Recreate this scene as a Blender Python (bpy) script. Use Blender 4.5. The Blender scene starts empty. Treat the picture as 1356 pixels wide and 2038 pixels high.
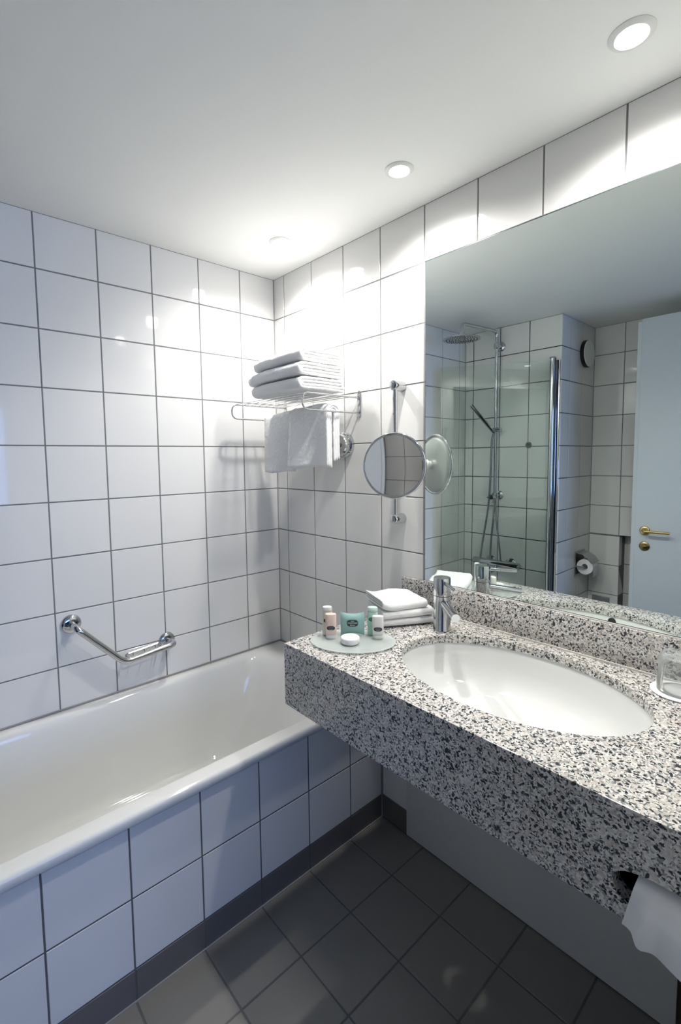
import bpy, bmesh, math, random
from mathutils import Vector, Matrix, noise as mnoise

# ------------------------------------------------------------------ camera
SC = bpy.context.scene
COL = SC.collection
F_PX, CX, CY = 942.9237, 654.3409, 982.3344
YAW, PITCH, ROLL = -0.7237, -0.0759, -0.0129
cam_d = bpy.data.cameras.new('camera')
cam = bpy.data.objects.new('camera', cam_d)
COL.objects.link(cam)
cam_d.sensor_fit = 'HORIZONTAL'
cam_d.sensor_width = 36.0
cam_d.lens = 36.0 * F_PX / 1356.0
cam_d.shift_x = (678.0 - CX) / 1356.0
cam_d.shift_y = (CY - 1019.0) / 1356.0
cam_d.clip_start = 0.02
_f = Vector((-math.sin(YAW) * math.cos(PITCH), math.cos(YAW) * math.cos(PITCH), math.sin(PITCH)))
_r = Vector((math.cos(YAW), math.sin(YAW), 0))
_u = _r.cross(_f)
_r2 = _r * math.cos(ROLL) + _u * math.sin(ROLL)
_u2 = -_r * math.sin(ROLL) + _u * math.cos(ROLL)
cam.matrix_world = Matrix(((_r2.x, _u2.x, -_f.x, -1.3464), (_r2.y, _u2.y, -_f.y, -1.8985),
                           (_r2.z, _u2.z, -_f.z, 1.4441), (0, 0, 0, 1)))
SC.camera = cam

# ------------------------------------------------------------------ world, lights, exposure
SC.view_settings.view_transform = 'Standard'
SC.view_settings.look = 'None'
SC.view_settings.gamma = 1.0
SC.view_settings.use_curve_mapping = False
SC.view_settings.exposure = 1.1
SC.cycles.caustics_reflective = True
SC.cycles.caustics_refractive = False
SC.cycles.sample_clamp_indirect = 4.0
SC.cycles.max_bounces = 12
SC.cycles.diffuse_bounces = 4
SC.cycles.glossy_bounces = 8
SC.cycles.transparent_max_bounces = 12

world = bpy.data.worlds.new('dusk_sky')
SC.world = world
world.use_nodes = True
WORLD_STRENGTH = 1.0
wn = world.node_tree.nodes['Background']
wn.inputs[0].default_value = (0.22, 0.36, 1.0, 1)
wn.inputs[1].default_value = WORLD_STRENGTH

LAMPS = [(-0.2107, -0.3477), (-0.2145, -0.9497), (-0.2061, -1.5465)]
CEIL = 2.2846
SPOT_POWER = 16.0
SPOT_COLOR = (1.0, 0.975, 0.93)
DAY_POWER = 14.0
def area(name, loc, rot, sx, sy, power, color):
    d = bpy.data.lights.new(name, 'AREA')
    d.shape = 'RECTANGLE'; d.size = sx; d.size_y = sy
    d.energy = power; d.color = color
    o = bpy.data.objects.new(name, d); COL.objects.link(o)
    o.location = loc; o.rotation_euler = rot
    return o
# dusk daylight coming in through the bedroom window
area('window_daylight', (-1.7, -5.12, 1.50), (math.radians(90), 0, 0), 2.6, 1.2, DAY_POWER, (0.25, 0.48, 1.0))

# ------------------------------------------------------------------ materials
def mat(name):
    m = bpy.data.materials.new(name); m.use_nodes = True
    nt = m.node_tree
    return m, nt, nt.nodes['Principled BSDF']
def simple(name, color, rough=0.5, metal=0.0, coat=0.0, spec=0.5, **kw):
    m, nt, b = mat(name)
    b.inputs['Base Color'].default_value = (*color, 1)
    b.inputs['Roughness'].default_value = rough
    b.inputs['Metallic'].default_value = metal
    b.inputs['Specular IOR Level'].default_value = spec
    b.inputs['Coat Weight'].default_value = coat
    for k, v in kw.items():
        b.inputs[k.replace('_', ' ')].default_value = v
    return m
def noisy(name, c1, c2, scale, rough=0.5, bump=0.0, bscale=200, spec=0.5, bdist=0.001):
    m, nt, b = mat(name)
    tc = nt.nodes.new('ShaderNodeTexCoord')
    n = nt.nodes.new('ShaderNodeTexNoise'); n.inputs['Scale'].default_value = scale
    n.inputs['Detail'].default_value = 4
    r = nt.nodes.new('ShaderNodeMix'); r.data_type = 'RGBA'
    nt.links.new(tc.outputs['Object'], n.inputs['Vector'])
    nt.links.new(n.outputs['Fac'], r.inputs['Factor'])
    r.inputs[6].default_value = (*c1, 1); r.inputs[7].default_value = (*c2, 1)
    nt.links.new(r.outputs[2], b.inputs['Base Color'])
    b.inputs['Roughness'].default_value = rough
    b.inputs['Specular IOR Level'].default_value = spec
    if bump:
        n2 = nt.nodes.new('ShaderNodeTexNoise'); n2.inputs['Scale'].default_value = bscale
        n2.inputs['Detail'].default_value = 3
        bp = nt.nodes.new('ShaderNodeBump'); bp.inputs['Strength'].default_value = bump
        bp.inputs['Distance'].default_value = bdist
        nt.links.new(tc.outputs['Object'], n2.inputs['Vector'])
        nt.links.new(n2.outputs['Fac'], bp.inputs['Height'])
        nt.links.new(bp.outputs['Normal'], b.inputs['Normal'])
    return m

M = {}
M['tile'] = noisy('white_glazed_tile', (0.74, 0.735, 0.72), (0.77, 0.765, 0.75), 3, 0.055, 0.03, 9, 0.5, 0.002)
M['base_tile'] = noisy('taupe_base_tile', (0.13, 0.122, 0.115), (0.15, 0.142, 0.135), 8, 0.28)
M['floor_tile'] = noisy('taupe_floor_tile', (0.20, 0.192, 0.175), (0.225, 0.216, 0.198), 6, 0.33, 0.1, 60)
M['grout'] = noisy('grey_grout', (0.17, 0.17, 0.17), (0.22, 0.22, 0.22), 60, 0.9)
M['grout_dark'] = noisy('dark_grout', (0.10, 0.10, 0.10), (0.14, 0.14, 0.135), 60, 0.9)
M['ceiling'] = noisy('ceiling_paint', (0.84, 0.845, 0.83), (0.86, 0.865, 0.85), 4, 0.85, 0.1, 300)
M['plaster'] = noisy('white_plaster', (0.70, 0.70, 0.69), (0.74, 0.74, 0.73), 4, 0.8)
M['bed_wall'] = noisy('bedroom_wallpaper', (0.10, 0.09, 0.08), (0.13, 0.12, 0.11), 3, 0.8)
M['carpet'] = noisy('bedroom_carpet', (0.10, 0.09, 0.09), (0.16, 0.14, 0.13), 80, 0.95)
M['enamel'] = simple('white_bath_enamel', (0.72, 0.72, 0.70), 0.07, coat=0.3)
M['ceramic'] = simple('white_sink_ceramic', (0.72, 0.725, 0.71), 0.06, coat=0.3)
M['chrome'] = simple('polished_chrome', (0.60, 0.61, 0.625), 0.06, 1.0)
M['steel'] = noisy('brushed_steel', (0.42, 0.42, 0.42), (0.50, 0.50, 0.50), 50, 0.32); 
M['steel'].node_tree.nodes['Principled BSDF'].inputs['Metallic'].default_value = 0.85
M['hose'] = simple('grey_metal_hose', (0.38, 0.40, 0.42), 0.25, 0.9)
M['brass'] = simple('polished_brass', (0.78, 0.60, 0.26), 0.12, 1.0)
M['dark_brass'] = simple('darkened_brass', (0.35, 0.26, 0.11), 0.25, 1.0)
M['black'] = simple('black_plastic', (0.012, 0.012, 0.012), 0.4)
M['rubber'] = simple('dark_rubber_seal', (0.05, 0.06, 0.06), 0.5)
M['caulk'] = simple('silicone_caulk', (0.62, 0.60, 0.57), 0.5)
M['grey_caulk'] = simple('grey_silicone_joint', (0.33, 0.32, 0.31), 0.6)
M['white_plastic'] = simple('white_plastic', (0.75, 0.76, 0.73), 0.35)
M['panel_white'] = noisy('painted_panel', (0.60, 0.595, 0.57), (0.63, 0.62, 0.60), 5, 0.5)
M['door'] = noisy('door_paint_daylight_tint', (0.56, 0.62, 0.68), (0.58, 0.64, 0.70), 3, 0.4)  # blue cast of the daylight is mixed into the pale door colour
M['dark_brown'] = noisy('dark_brown', (0.035, 0.022, 0.016), (0.055, 0.035, 0.025), 12, 0.5)
M['mirror'] = simple('mirror_silver', (0.83, 0.89, 0.87), 0.0, 1.0)
M['mirror_clear'] = simple('shaving_mirror_silver', (0.90, 0.89, 0.885), 0.0, 1.0)
M['edge'] = simple('mirror_dark_edge', (0.03, 0.05, 0.05), 0.3)
M['paper'] = noisy('tissue_paper', (0.80, 0.80, 0.80), (0.84, 0.84, 0.84), 30, 0.9, 0.3, 120)
M['satin'] = simple('satin_metal_back', (0.55, 0.58, 0.56), 0.35, 0.7)
M['badge'] = simple('dark_green_badge', (0.012, 0.03, 0.028), 0.35)
M['badge_green'] = simple('green_badge', (0.01, 0.13, 0.07), 0.35)
M['ink'] = simple('white_print', (0.75, 0.78, 0.78), 0.5)
M['teal_ink'] = simple('dark_teal_print', (0.05, 0.16, 0.16), 0.5)

def tinted_glass(name, tint, refl=1.0, ior=1.5):
    m = bpy.data.materials.new(name); m.use_nodes = True
    nt = m.node_tree; nt.nodes.clear()
    out = nt.nodes.new('ShaderNodeOutputMaterial')
    mix = nt.nodes.new('ShaderNodeMixShader')
    tr = nt.nodes.new('ShaderNodeBsdfTransparent'); tr.inputs[0].default_value = (*tint, 1)
    gl = nt.nodes.new('ShaderNodeBsdfGlossy'); gl.inputs['Roughness'].default_value = 0.0
    gl.inputs['Color'].default_value = (refl, refl, refl, 1)
    fr = nt.nodes.new('ShaderNodeFresnel'); fr.inputs['IOR'].default_value = ior
    nt.links.new(fr.outputs[0], mix.inputs[0]); nt.links.new(tr.outputs[0], mix.inputs[1])
    nt.links.new(gl.outputs[0], mix.inputs[2]); nt.links.new(mix.outputs[0], out.inputs[0])
    return m
M['screen_glass'] = tinted_glass('shower_screen_glass', (0.95, 0.98, 0.975))
M['tumbler_glass'] = tinted_glass('tumbler_glass', (0.985, 0.99, 0.988), 1.0, 1.3)
_nt = M['tumbler_glass'].node_tree
_d = _nt.nodes.new('ShaderNodeBsdfDiffuse'); _d.inputs[0].default_value = (0.80, 0.84, 0.82, 1)
_m = _nt.nodes.new('ShaderNodeMixShader'); _m.inputs[0].default_value = 0.10
_o = [n for n in _nt.nodes if n.type == 'OUTPUT_MATERIAL'][0]; _p = _o.inputs[0].links[0].from_socket
_nt.links.new(_p, _m.inputs[1]); _nt.links.new(_d.outputs[0], _m.inputs[2]); _nt.links.new(_m.outputs[0], _o.inputs[0])

def frosted():
    m, nt, b = mat('frosted_glass_dish')
    b.inputs['Base Color'].default_value = (0.68, 0.74, 0.72, 1)
    b.inputs['Roughness'].default_value = 0.12
    b.inputs['Alpha'].default_value = 0.5
    b.inputs['Coat Weight'].default_value = 0.5
    return m
M['frosted'] = frosted()

def liquid(name, col):
    m, nt, b = mat(name)
    b.inputs['Base Color'].default_value = (*col, 1)
    b.inputs['Roughness'].default_value = 0.25
    b.inputs['Subsurface Weight'].default_value = 0.3
    b.inputs['Subsurface Scale'].default_value = 0.01
    return m
M['cream_liq'] = liquid('cream_bottle_plastic', (0.72, 0.70, 0.56))
M['pink_liq'] = liquid('peach_bottle_plastic', (0.78, 0.60, 0.52))
M['mint_liq'] = liquid('mint_bottle_plastic', (0.45, 0.70, 0.57))
M['white_liq'] = liquid('white_bottle_plastic', (0.76, 0.75, 0.71))
M['mint_cap'] = liquid('mint_cap_plastic', (0.55, 0.74, 0.68))
M['cream_cap'] = liquid('cream_cap_plastic', (0.72, 0.72, 0.66))
M['soap'] = noisy('white_soap_wrapper', (0.78, 0.77, 0.75), (0.84, 0.83, 0.81), 40, 0.5, 0.4, 150)

def granite():
    m, nt, b = mat('speckled_granite')
    N, L = nt.nodes, nt.links
    tc = N.new('ShaderNodeTexCoord')
    w = N.new('ShaderNodeTexNoise'); w.inputs['Scale'].default_value = 90; w.inputs['Detail'].default_value = 3
    L.new(tc.outputs['Object'], w.inputs['Vector'])
    mx = N.new('ShaderNodeMix'); mx.data_type = 'RGBA'; mx.blend_type = 'LINEAR_LIGHT'; mx.inputs['Factor'].default_value = 0.0055
    L.new(tc.outputs['Object'], mx.inputs[6]); L.new(w.outputs['Color'], mx.inputs[7])
    def vor(scale):
        v = N.new('ShaderNodeTexVoronoi'); v.inputs['Scale'].default_value = scale
        L.new(mx.outputs[2], v.inputs['Vector'])
        s = N.new('ShaderNodeSeparateColor'); L.new(v.outputs['Color'], s.inputs[0])
        return s
    s1 = vor(320)
    r1 = N.new('ShaderNodeValToRGB'); r1.color_ramp.interpolation = 'CONSTANT'
    els = [(0.0, (0.74, 0.72, 0.68)), (0.30, (0.60, 0.585, 0.55)), (0.50, (0.50, 0.435, 0.40)),
           (0.62, (0.30, 0.30, 0.295)), (0.76, (0.155, 0.16, 0.165)), (0.89, (0.028, 0.032, 0.036))]
    cr = r1.color_ramp
    cr.elements[0].position = 0; cr.elements[0].color = (*els[0][1], 1)
    cr.elements[1].position = els[1][0]; cr.elements[1].color = (*els[1][1], 1)
    for p, c in els[2:]:
        e = cr.elements.new(p); e.color = (*c, 1)
    L.new(s1.outputs[0], r1.inputs[0])
    # larger pale feldspar grains
    s2 = vor(140)
    r2 = N.new('ShaderNodeValToRGB'); r2.color_ramp.interpolation = 'CONSTANT'
    r2.color_ramp.elements[0].color = (0, 0, 0, 1); r2.color_ramp.elements[1].position = 0.80; r2.color_ramp.elements[1].color = (0.75, 0.75, 0.75, 1)
    L.new(s2.outputs[1], r2.inputs[0])
    m2 = N.new('ShaderNodeMix'); m2.data_type = 'RGBA'
    L.new(r2.outputs[0], m2.inputs['Factor']); L.new(r1.outputs[0], m2.inputs[6]); m2.inputs[7].default_value = (0.58, 0.53, 0.49, 1)
    s3 = vor(200)
    r3 = N.new('ShaderNodeValToRGB'); r3.color_ramp.interpolation = 'CONSTANT'
    r3.color_ramp.elements[0].color = (0, 0, 0, 1); r3.color_ramp.elements[1].position = 0.89; r3.color_ramp.elements[1].color = (1, 1, 1, 1)
    L.new(s3.outputs[2], r3.inputs[0])
    m3 = N.new('ShaderNodeMix'); m3.data_type = 'RGBA'
    L.new(r3.outputs[0], m3.inputs['Factor']); L.new(m2.outputs[2], m3.inputs[6]); m3.inputs[7].default_value = (0.035, 0.04, 0.045, 1)
    L.new(m3.outputs[2], b.inputs['Base Color'])
    b.inputs['Roughness'].default_value = 0.16
    return m
M['granite'] = granite()

def terry():
    m, nt, b = mat('white_terry_cloth')
    N, L = nt.nodes, nt.links
    tc = N.new('ShaderNodeTexCoord')
    b.inputs['Base Color'].default_value = (0.87, 0.87, 0.87, 1)
    b.inputs['Roughness'].default_value = 0.95
    b.inputs['Specular IOR Level'].default_value = 0.15
    b.inputs['Sheen Weight'].default_value = 0.3
    b.inputs['Subsurface Weight'].default_value = 0.45
    b.inputs['Subsurface Radius'].default_value = (1, 1, 1)
    b.inputs['Subsurface Scale'].default_value = 0.02
    n = N.new('ShaderNodeTexNoise'); n.inputs['Scale'].default_value = 380; n.inputs['Detail'].default_value = 2
    n2 = N.new('ShaderNodeTexNoise'); n2.inputs['Scale'].default_value = 90; n2.inputs['Detail'].default_value = 3
    ad = N.new('ShaderNodeMath'); ad.operation = 'ADD'
    L.new(tc.outputs['Object'], n.inputs['Vector']); L.new(tc.outputs['Object'], n2.inputs['Vector'])
    L.new(n.outputs['Fac'], ad.inputs[0]); L.new(n2.outputs['Fac'], ad.inputs[1])
    bp = N.new('ShaderNodeBump'); bp.inputs['Strength'].default_value = 0.55; bp.inputs['Distance'].default_value = 0.0025
    L.new(ad.outputs[0], bp.inputs['Height']); L.new(bp.outputs['Normal'], b.inputs['Normal'])
    return m
M['terry'] = terry()

def striped(name, c1, c2, period, axis):
    m, nt, b = mat(name)
    N, L = nt.nodes, nt.links
    tc = N.new('ShaderNodeTexCoord')
    dt = N.new('ShaderNodeVectorMath'); dt.operation = 'DOT_PRODUCT'; dt.inputs[1].default_value = axis
    ml = N.new('ShaderNodeMath'); ml.operation = 'MULTIPLY'; ml.inputs[1].default_value = 2*math.pi/period
    sn = N.new('ShaderNodeMath'); sn.operation = 'SINE'
    ma = N.new('ShaderNodeMath'); ma.operation = 'MULTIPLY_ADD'; ma.inputs[1].default_value = 0.5; ma.inputs[2].default_value = 0.5
    L.new(tc.outputs['Object'], dt.inputs[0]); L.new(dt.outputs['Value'], ml.inputs[0]); L.new(ml.outputs[0], sn.inputs[0]); L.new(sn.outputs[0], ma.inputs[0])
    r = N.new('ShaderNodeMix'); r.data_type = 'RGBA'
    L.new(ma.outputs[0], r.inputs['Factor']); r.inputs[6].default_value = (*c1, 1); r.inputs[7].default_value = (*c2, 1)
    L.new(r.outputs[2], b.inputs['Base Color']); b.inputs['Roughness'].default_value = 0.45
    return m
M['pack'] = striped('teal_striped_card', (0.22, 0.42, 0.385), (0.38, 0.58, 0.54), 0.0027, (0.717, -0.697, 0))

def emit(name, col, s):
    m = bpy.data.materials.new(name); m.use_nodes = True
    nt = m.node_tree; nt.nodes.clear()
    o = nt.nodes.new('ShaderNodeOutputMaterial'); e = nt.nodes.new('ShaderNodeEmission')
    e.inputs[0].default_value = (*col, 1); e.inputs[1].default_value = s
    nt.links.new(e.outputs[0], o.inputs[0])
    return m
M['lens'] = emit('lit_lamp_lens', (1.0, 0.97, 0.93), 14.0)

# ------------------------------------------------------------------ object helpers
ORG = {}
def thing(name, label, cat, loc, group=None):
    o = bpy.data.objects.new(name, None); COL.objects.link(o)
    o.empty_display_size = 0.05
    o.location = loc; ORG[o] = Vector(loc)
    o['label'] = label; o['category'] = cat
    if group: o['group'] = group
    return o
def obj(name, bm, material, parent=None, smooth=True, angle=40, label=None, cat=None, group=None, kind=None):
    bmesh.ops.recalc_face_normals(bm, faces=bm.faces)
    if parent is not None:
        org = ORG[parent]
    elif kind == 'structure':
        org = Vector((0, 0, 0))
    else:
        xs = [v.co for v in bm.verts]
        lo = Vector([min(c[i] for c in xs) for i in range(3)]); hi = Vector([max(c[i] for c in xs) for i in range(3)])
        org = Vector(((lo.x + hi.x) / 2, (lo.y + hi.y) / 2, lo.z))
    bmesh.ops.translate(bm, verts=bm.verts, vec=-org)
    me = bpy.data.meshes.new(name); bm.to_mesh(me); bm.free()
    for mm in (material if isinstance(material, (list, tuple)) else [material]):
        me.materials.append(mm)
    if smooth:
        me.shade_smooth()
        me.set_sharp_from_angle(angle=math.radians(angle))
    o = bpy.data.objects.new(name, me); COL.objects.link(o)
    ORG[o] = org
    if parent is not None: o.parent = parent
    else: o.location = org
    if label: o['label'] = label
    if cat: o['category'] = cat
    if group: o['group'] = group
    if kind: o['kind'] = kind
    return o
def B(): return bmesh.new()
def add_box(bm, a, b, bevel=0.0, seg=2):
    x0, y0, z0 = [min(a[i], b[i]) for i in range(3)]; x1, y1, z1 = [max(a[i], b[i]) for i in range(3)]
    vs = [bm.verts.new(c) for c in ((x0,y0,z0),(x1,y0,z0),(x1,y1,z0),(x0,y1,z0),(x0,y0,z1),(x1,y0,z1),(x1,y1,z1),(x0,y1,z1))]
    fs = [bm.faces.new([vs[i] for i in q]) for q in ((3,2,1,0),(4,5,6,7),(0,1,5,4),(1,2,6,5),(2,3,7,6),(3,0,4,7))]
    if bevel:
        es = list({e for f in fs for e in f.edges})
        bmesh.ops.bevel(bm, geom=es, offset=bevel, segments=seg, affect='EDGES', profile=0.5)
    return bm
def box(a, b, bevel=0.0, seg=2): return add_box(B(), a, b, bevel, seg)
def frame_of(axis):
    d = Vector(axis).normalized()
    h = Vector((0, 0, 1)) if abs(d.z) < 0.9 else Vector((1, 0, 0))
    a = h.cross(d).normalized(); b = d.cross(a)
    return Matrix((a, b, d)).transposed()
def add_lathe(bm, prof, loc=(0,0,0), axis=(0,0,1), seg=32, sx=1.0, sy=1.0, close=True):
    R = frame_of(axis) if tuple(axis) != (0,0,1) else Matrix.Identity(3)
    loc = Vector(loc); rings = []
    for r, z in prof:
        if r < 1e-6:
            rings.append([bm.verts.new(loc + R @ Vector((0, 0, z)))])
        else:
            rings.append([bm.verts.new(loc + R @ Vector((r*sx*math.cos(2*math.pi*k/seg), r*sy*math.sin(2*math.pi*k/seg), z))) for k in range(seg)])
    for i in range(len(rings) - 1):
        A, C = rings[i], rings[i+1]
        for k in range(seg):
            k2 = (k+1) % seg
            if len(A) == 1 and len(C) > 1: bm.faces.new((A[0], C[k], C[k2]))
            elif len(C) == 1 and len(A) > 1: bm.faces.new((A[k], A[k2], C[0]))
            elif len(A) > 1: bm.faces.new((A[k], A[k2], C[k2], C[k]))
    if close:
        for ring in (rings[0], rings[-1]):
            if len(ring) > 1:
                try: bm.faces.new(ring)
                except ValueError: pass
    return bm
def lathe(*a, **k): return add_lathe(B(), *a, **k)
def fillet(pts, r, n=8):
    pts = [Vector(p) for p in pts]; out = [pts[0]]
    for i in range(1, len(pts)-1):
        p, a, b = pts[i], pts[i-1], pts[i+1]
        da, db = (a-p), (b-p); rr = min(r, da.length*0.49, db.length*0.49)
        p0 = p + da.normalized()*rr; p2 = p + db.normalized()*rr
        for k in range(n+1):
            t = k/n; out.append(p0*(1-t)**2 + p*2*t*(1-t) + p2*t*t)
    out.append(pts[-1]); return out
def spline(pts, n=10):
    pts = [Vector(p) for p in pts]; P = [pts[0]] + pts + [pts[-1]]; out = []
    for i in range(1, len(P)-2):
        for k in range(n):
            t = k/n; a, b, c, d = P[i-1], P[i], P[i+1], P[i+2]
            out.append(0.5*((2*b) + (-a+c)*t + (2*a-5*b+4*c-d)*t*t + (-a+3*b-3*c+d)*t**3))
    out.append(pts[-1]); return out
def add_tube(bm, pts, r, seg=12, closed=False):
    pts = [Vector(p) for p in pts]; n = len(pts); rings = []
    nrm = None
    for i in range(n):
        if closed: t = (pts[(i+1) % n] - pts[i-1]).normalized()
        else: t = (pts[min(i+1, n-1)] - pts[max(i-1, 0)]).normalized()
        if nrm is None:
            nrm = t.orthogonal().normalized()
        else:
            nrm = (nrm - t * nrm.dot(t)).normalized()
        b = t.cross(nrm); rad = r[i] if isinstance(r, (list, tuple)) else r
        rings.append([bm.verts.new(pts[i] + (nrm*math.cos(2*math.pi*k/seg) + b*math.sin(2*math.pi*k/seg))*rad) for k in range(seg)])
    m = n if closed else n-1
    for i in range(m):
        A, C = rings[i], rings[(i+1) % n]
        for k in range(seg): bm.faces.new((A[k], A[(k+1) % seg], C[(k+1) % seg], C[k]))
    if not closed:
        bm.faces.new(rings[0][::-1]); bm.faces.new(rings[-1])
    return bm
def tube(*a, **k): return add_tube(B(), *a, **k)
def bool_cut(bm, cutter):
    me = bpy.data.meshes.new('t'); bmesh.ops.recalc_face_normals(bm, faces=bm.faces); bm.to_mesh(me); bm.free()
    mc = bpy.data.meshes.new('c'); bmesh.ops.recalc_face_normals(cutter, faces=cutter.faces); cutter.to_mesh(mc); cutter.free()
    o = bpy.data.objects.new('t', me); c = bpy.data.objects.new('c', mc)
    COL.objects.link(o); COL.objects.link(c)
    md = o.modifiers.new('b', 'BOOLEAN'); md.object = c; md.operation = 'DIFFERENCE'; md.solver = 'EXACT'
    dg = bpy.context.evaluated_depsgraph_get(); dg.update()
    r = bmesh.new(); r.from_mesh(o.evaluated_get(dg).to_mesh())
    bpy.data.objects.remove(o); bpy.data.objects.remove(c)
    return r
def lettering(name, text, size, origin, xdir, ydir, material, parent, bold=0.0, sx=1.0):
    cu = bpy.data.curves.new('t', 'FONT'); cu.body = text; cu.size = size; cu.align_x = 'CENTER'; cu.align_y = 'CENTER'
    cu.extrude = 0.00015; cu.offset = bold; cu.resolution_u = 2
    o = bpy.data.objects.new('t', cu); COL.objects.link(o)
    dg = bpy.context.evaluated_depsgraph_get(); dg.update()
    bm = bmesh.new(); bm.from_mesh(o.evaluated_get(dg).to_mesh())
    bpy.data.objects.remove(o)
    X = Vector(xdir).normalized() * sx; Y = Vector(ydir).normalized(); Z = Vector(xdir).normalized().cross(Y)
    for v in bm.verts:
        c = v.co; v.co = Vector(origin) + X*c.x + Y*c.y + Z*c.z
    return obj(name, bm, material, parent, smooth=False)

# ------------------------------------------------------------------ tiled surfaces
RND = random.Random(4)
G = 0.0019
def cells(lines, lo, hi):
    ls = sorted([l for l in lines if lo + 0.004 < l < hi - 0.004])
    e = [lo] + ls + [hi]
    return [(e[i], e[i+1], i == 0, i == len(e)-2) for i in range(len(e)-1)]
def add_tiles(bm, O, U, V, N, ul, vl, u0, u1, v0, v1, mi, g=G, depth=0.0016, bev=0.0013, tilt=0.0016):
    O, U, V, N = Vector(O), Vector(U), Vector(V), Vector(N)
    for ua, ub, fa, la in cells(ul, u0, u1):
        for va, vb, fb, lb in cells(vl, v0, v1):
            a0 = ua + (0.0012 if fa else g); a1 = ub - (0.0012 if la else g)
            b0 = va + (0.0012 if fb else g); b1 = vb - (0.0012 if lb else g)
            if a1 - a0 < 0.006 or b1 - b0 < 0.006: continue
            tu, tv = RND.gauss(0, tilt), RND.gauss(0, tilt)
            tu = max(-.003, min(.003, tu)); tv = max(-.003, min(.003, tv))
            mu, mv = (a0+a1)/2, (b0+b1)/2
            inn = []; out = []
            for (a, b, sa, sb) in ((a0, b0, 1, 1), (a1, b0, -1, 1), (a1, b1, -1, -1), (a0, b1, 1, -1)):
                ai, bi = a + sa*bev, b + sb*bev
                h = tu*(ai-mu) + tv*(bi-mv)
                inn.append(bm.verts.new(O + U*ai + V*bi + N*h))
                out.append(bm.verts.new(O + U*a + V*b - N*depth))
            f = bm.faces.new(inn); f.material_index = mi
            for k in range(4):
                f = bm.faces.new((out[k], out[(k+1) % 4], inn[(k+1) % 4], inn[k])); f.material_index = mi
ZR = 1.4981
ROWS = [ZR + 0.2*r for r in range(-7, 5)]
D = 0.0012
def wall(name, bm, kinds=('grout', 'tile', 'base_tile')):
    return obj(name, bm, [M[k] for k in kinds], smooth=False, kind='structure')

XL, YP, XF, YF = -1.66, -0.66, -2.17, -1.95
# back wall above the bath
bm = box((XL - 0.1, D, 0), (0.12, 0.12, CEIL))
add_tiles(bm, (0,0,0), (1,0,0), (0,0,1), (0,-1,0), [-.1858-.2*k for k in range(9)], ROWS, XL, 0, 0.50, CEIL, 1)
wall('wall_back', bm)
# mirror wall
bm = box((D, YF, 0), (0.12, 0.0, CEIL))
yl = [-.0787-.2*k for k in range(10)]
add_tiles(bm, (0,0,0), (0,1,0), (0,0,1), (-1,0,0), yl, [z for z in ROWS if z > .15], YF, 0, 0.0945, CEIL, 1)
add_tiles(bm, (0,0,0), (0,1,0), (0,0,1), (-1,0,0), yl, [], -0.805, -0.676, 0, 0.0945, 2)
wall('wall_right', bm)
# shower end wall and pier
bm = box((XL - 0.12, YP + D, 0), (XL - D, D, CEIL)); add_box(bm, (XF, YP + D, 0), (XL - D, D, CEIL))
add_tiles(bm, (XL,0,0), (0,1,0), (0,0,1), (1,0,0), [-.0633-.198*k for k in range(4)], ROWS, YP, 0, 0.50, CEIL, 1)
add_tiles(bm, (0,YP,0), (1,0,0), (0,0,1), (0,-1,0), [-1.784, -1.977], ROWS, XF, XL, 0, CEIL, 1)
wall('wall_left', bm)
# far wall behind the toilet, with its recess
ZS, YS = 0.905, -0.848
bm = box((XF - 0.3, YF, ZS), (XF - D, YP, CEIL)); add_box(bm, (XF - 0.3, YS, 0), (XF - D, YP, ZS)); add_box(bm, (XF - 0.3, YF, 0), (XF - 0.1, YS, ZS))
add_tiles(bm, (XF,0,0), (0,1,0), (0,0,1), (1,0,0), [-.842, -1.04, -1.24, -1.44, -1.64, -1.84], ROWS, YF, YP, ZS, CEIL, 1)
add_tiles(bm, (XF,0,0), (0,1,0), (0,0,1), (1,0,0), [], ROWS, YS, YP, 0, ZS, 1)
add_tiles(bm, (0,YS,0), (1,0,0), (0,0,1), (0,-1,0), [], ROWS, XF - 0.1, XF, 0, ZS, 1)
add_tiles(bm, (XF-.1+D,0,0), (0,1,0), (0,0,1), (1,0,0), [-1.04, -1.24, -1.44, -1.64, -1.84], ROWS, YF, YS, 0, ZS, 1)
wall('wall_far', bm)
# front wall with the doorway the picture is taken from
DX0, DX1, DZ = -1.84, -0.84, 2.205
bm = box((XF - 0.3, YF - 0.1, 0), (DX0, YF, CEIL)); add_box(bm, (DX1, YF - 0.1, 0), (0.12, YF, CEIL)); add_box(bm, (DX0, YF - 0.1, DZ), (DX1, YF, CEIL))
obj('wall_front', bm, M['plaster'], smooth=False, kind='structure')
# floor
bm = box((XF - 0.3, YF - 0.1, -0.12), (0.12, 0.12, -D))
add_tiles(bm, (0,0,0), (1,0,0), (0,1,0), (0,0,1), [-.1784-.1995*k for k in range(11)], [-.8822-.198*k for k in range(6)], XF-0.2, 0, YF, -0.676, 1, g=0.0022, tilt=0.0008)
obj('floor', bm, [M['grout_dark'], M['floor_tile']], smooth=False, kind='structure')
# ceiling
obj('ceiling', box((XF - 0.3, YF - 0.1, CEIL), (0.12, 0.12, CEIL + 0.1)), M['ceiling'], smooth=False, kind='structure')
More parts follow.
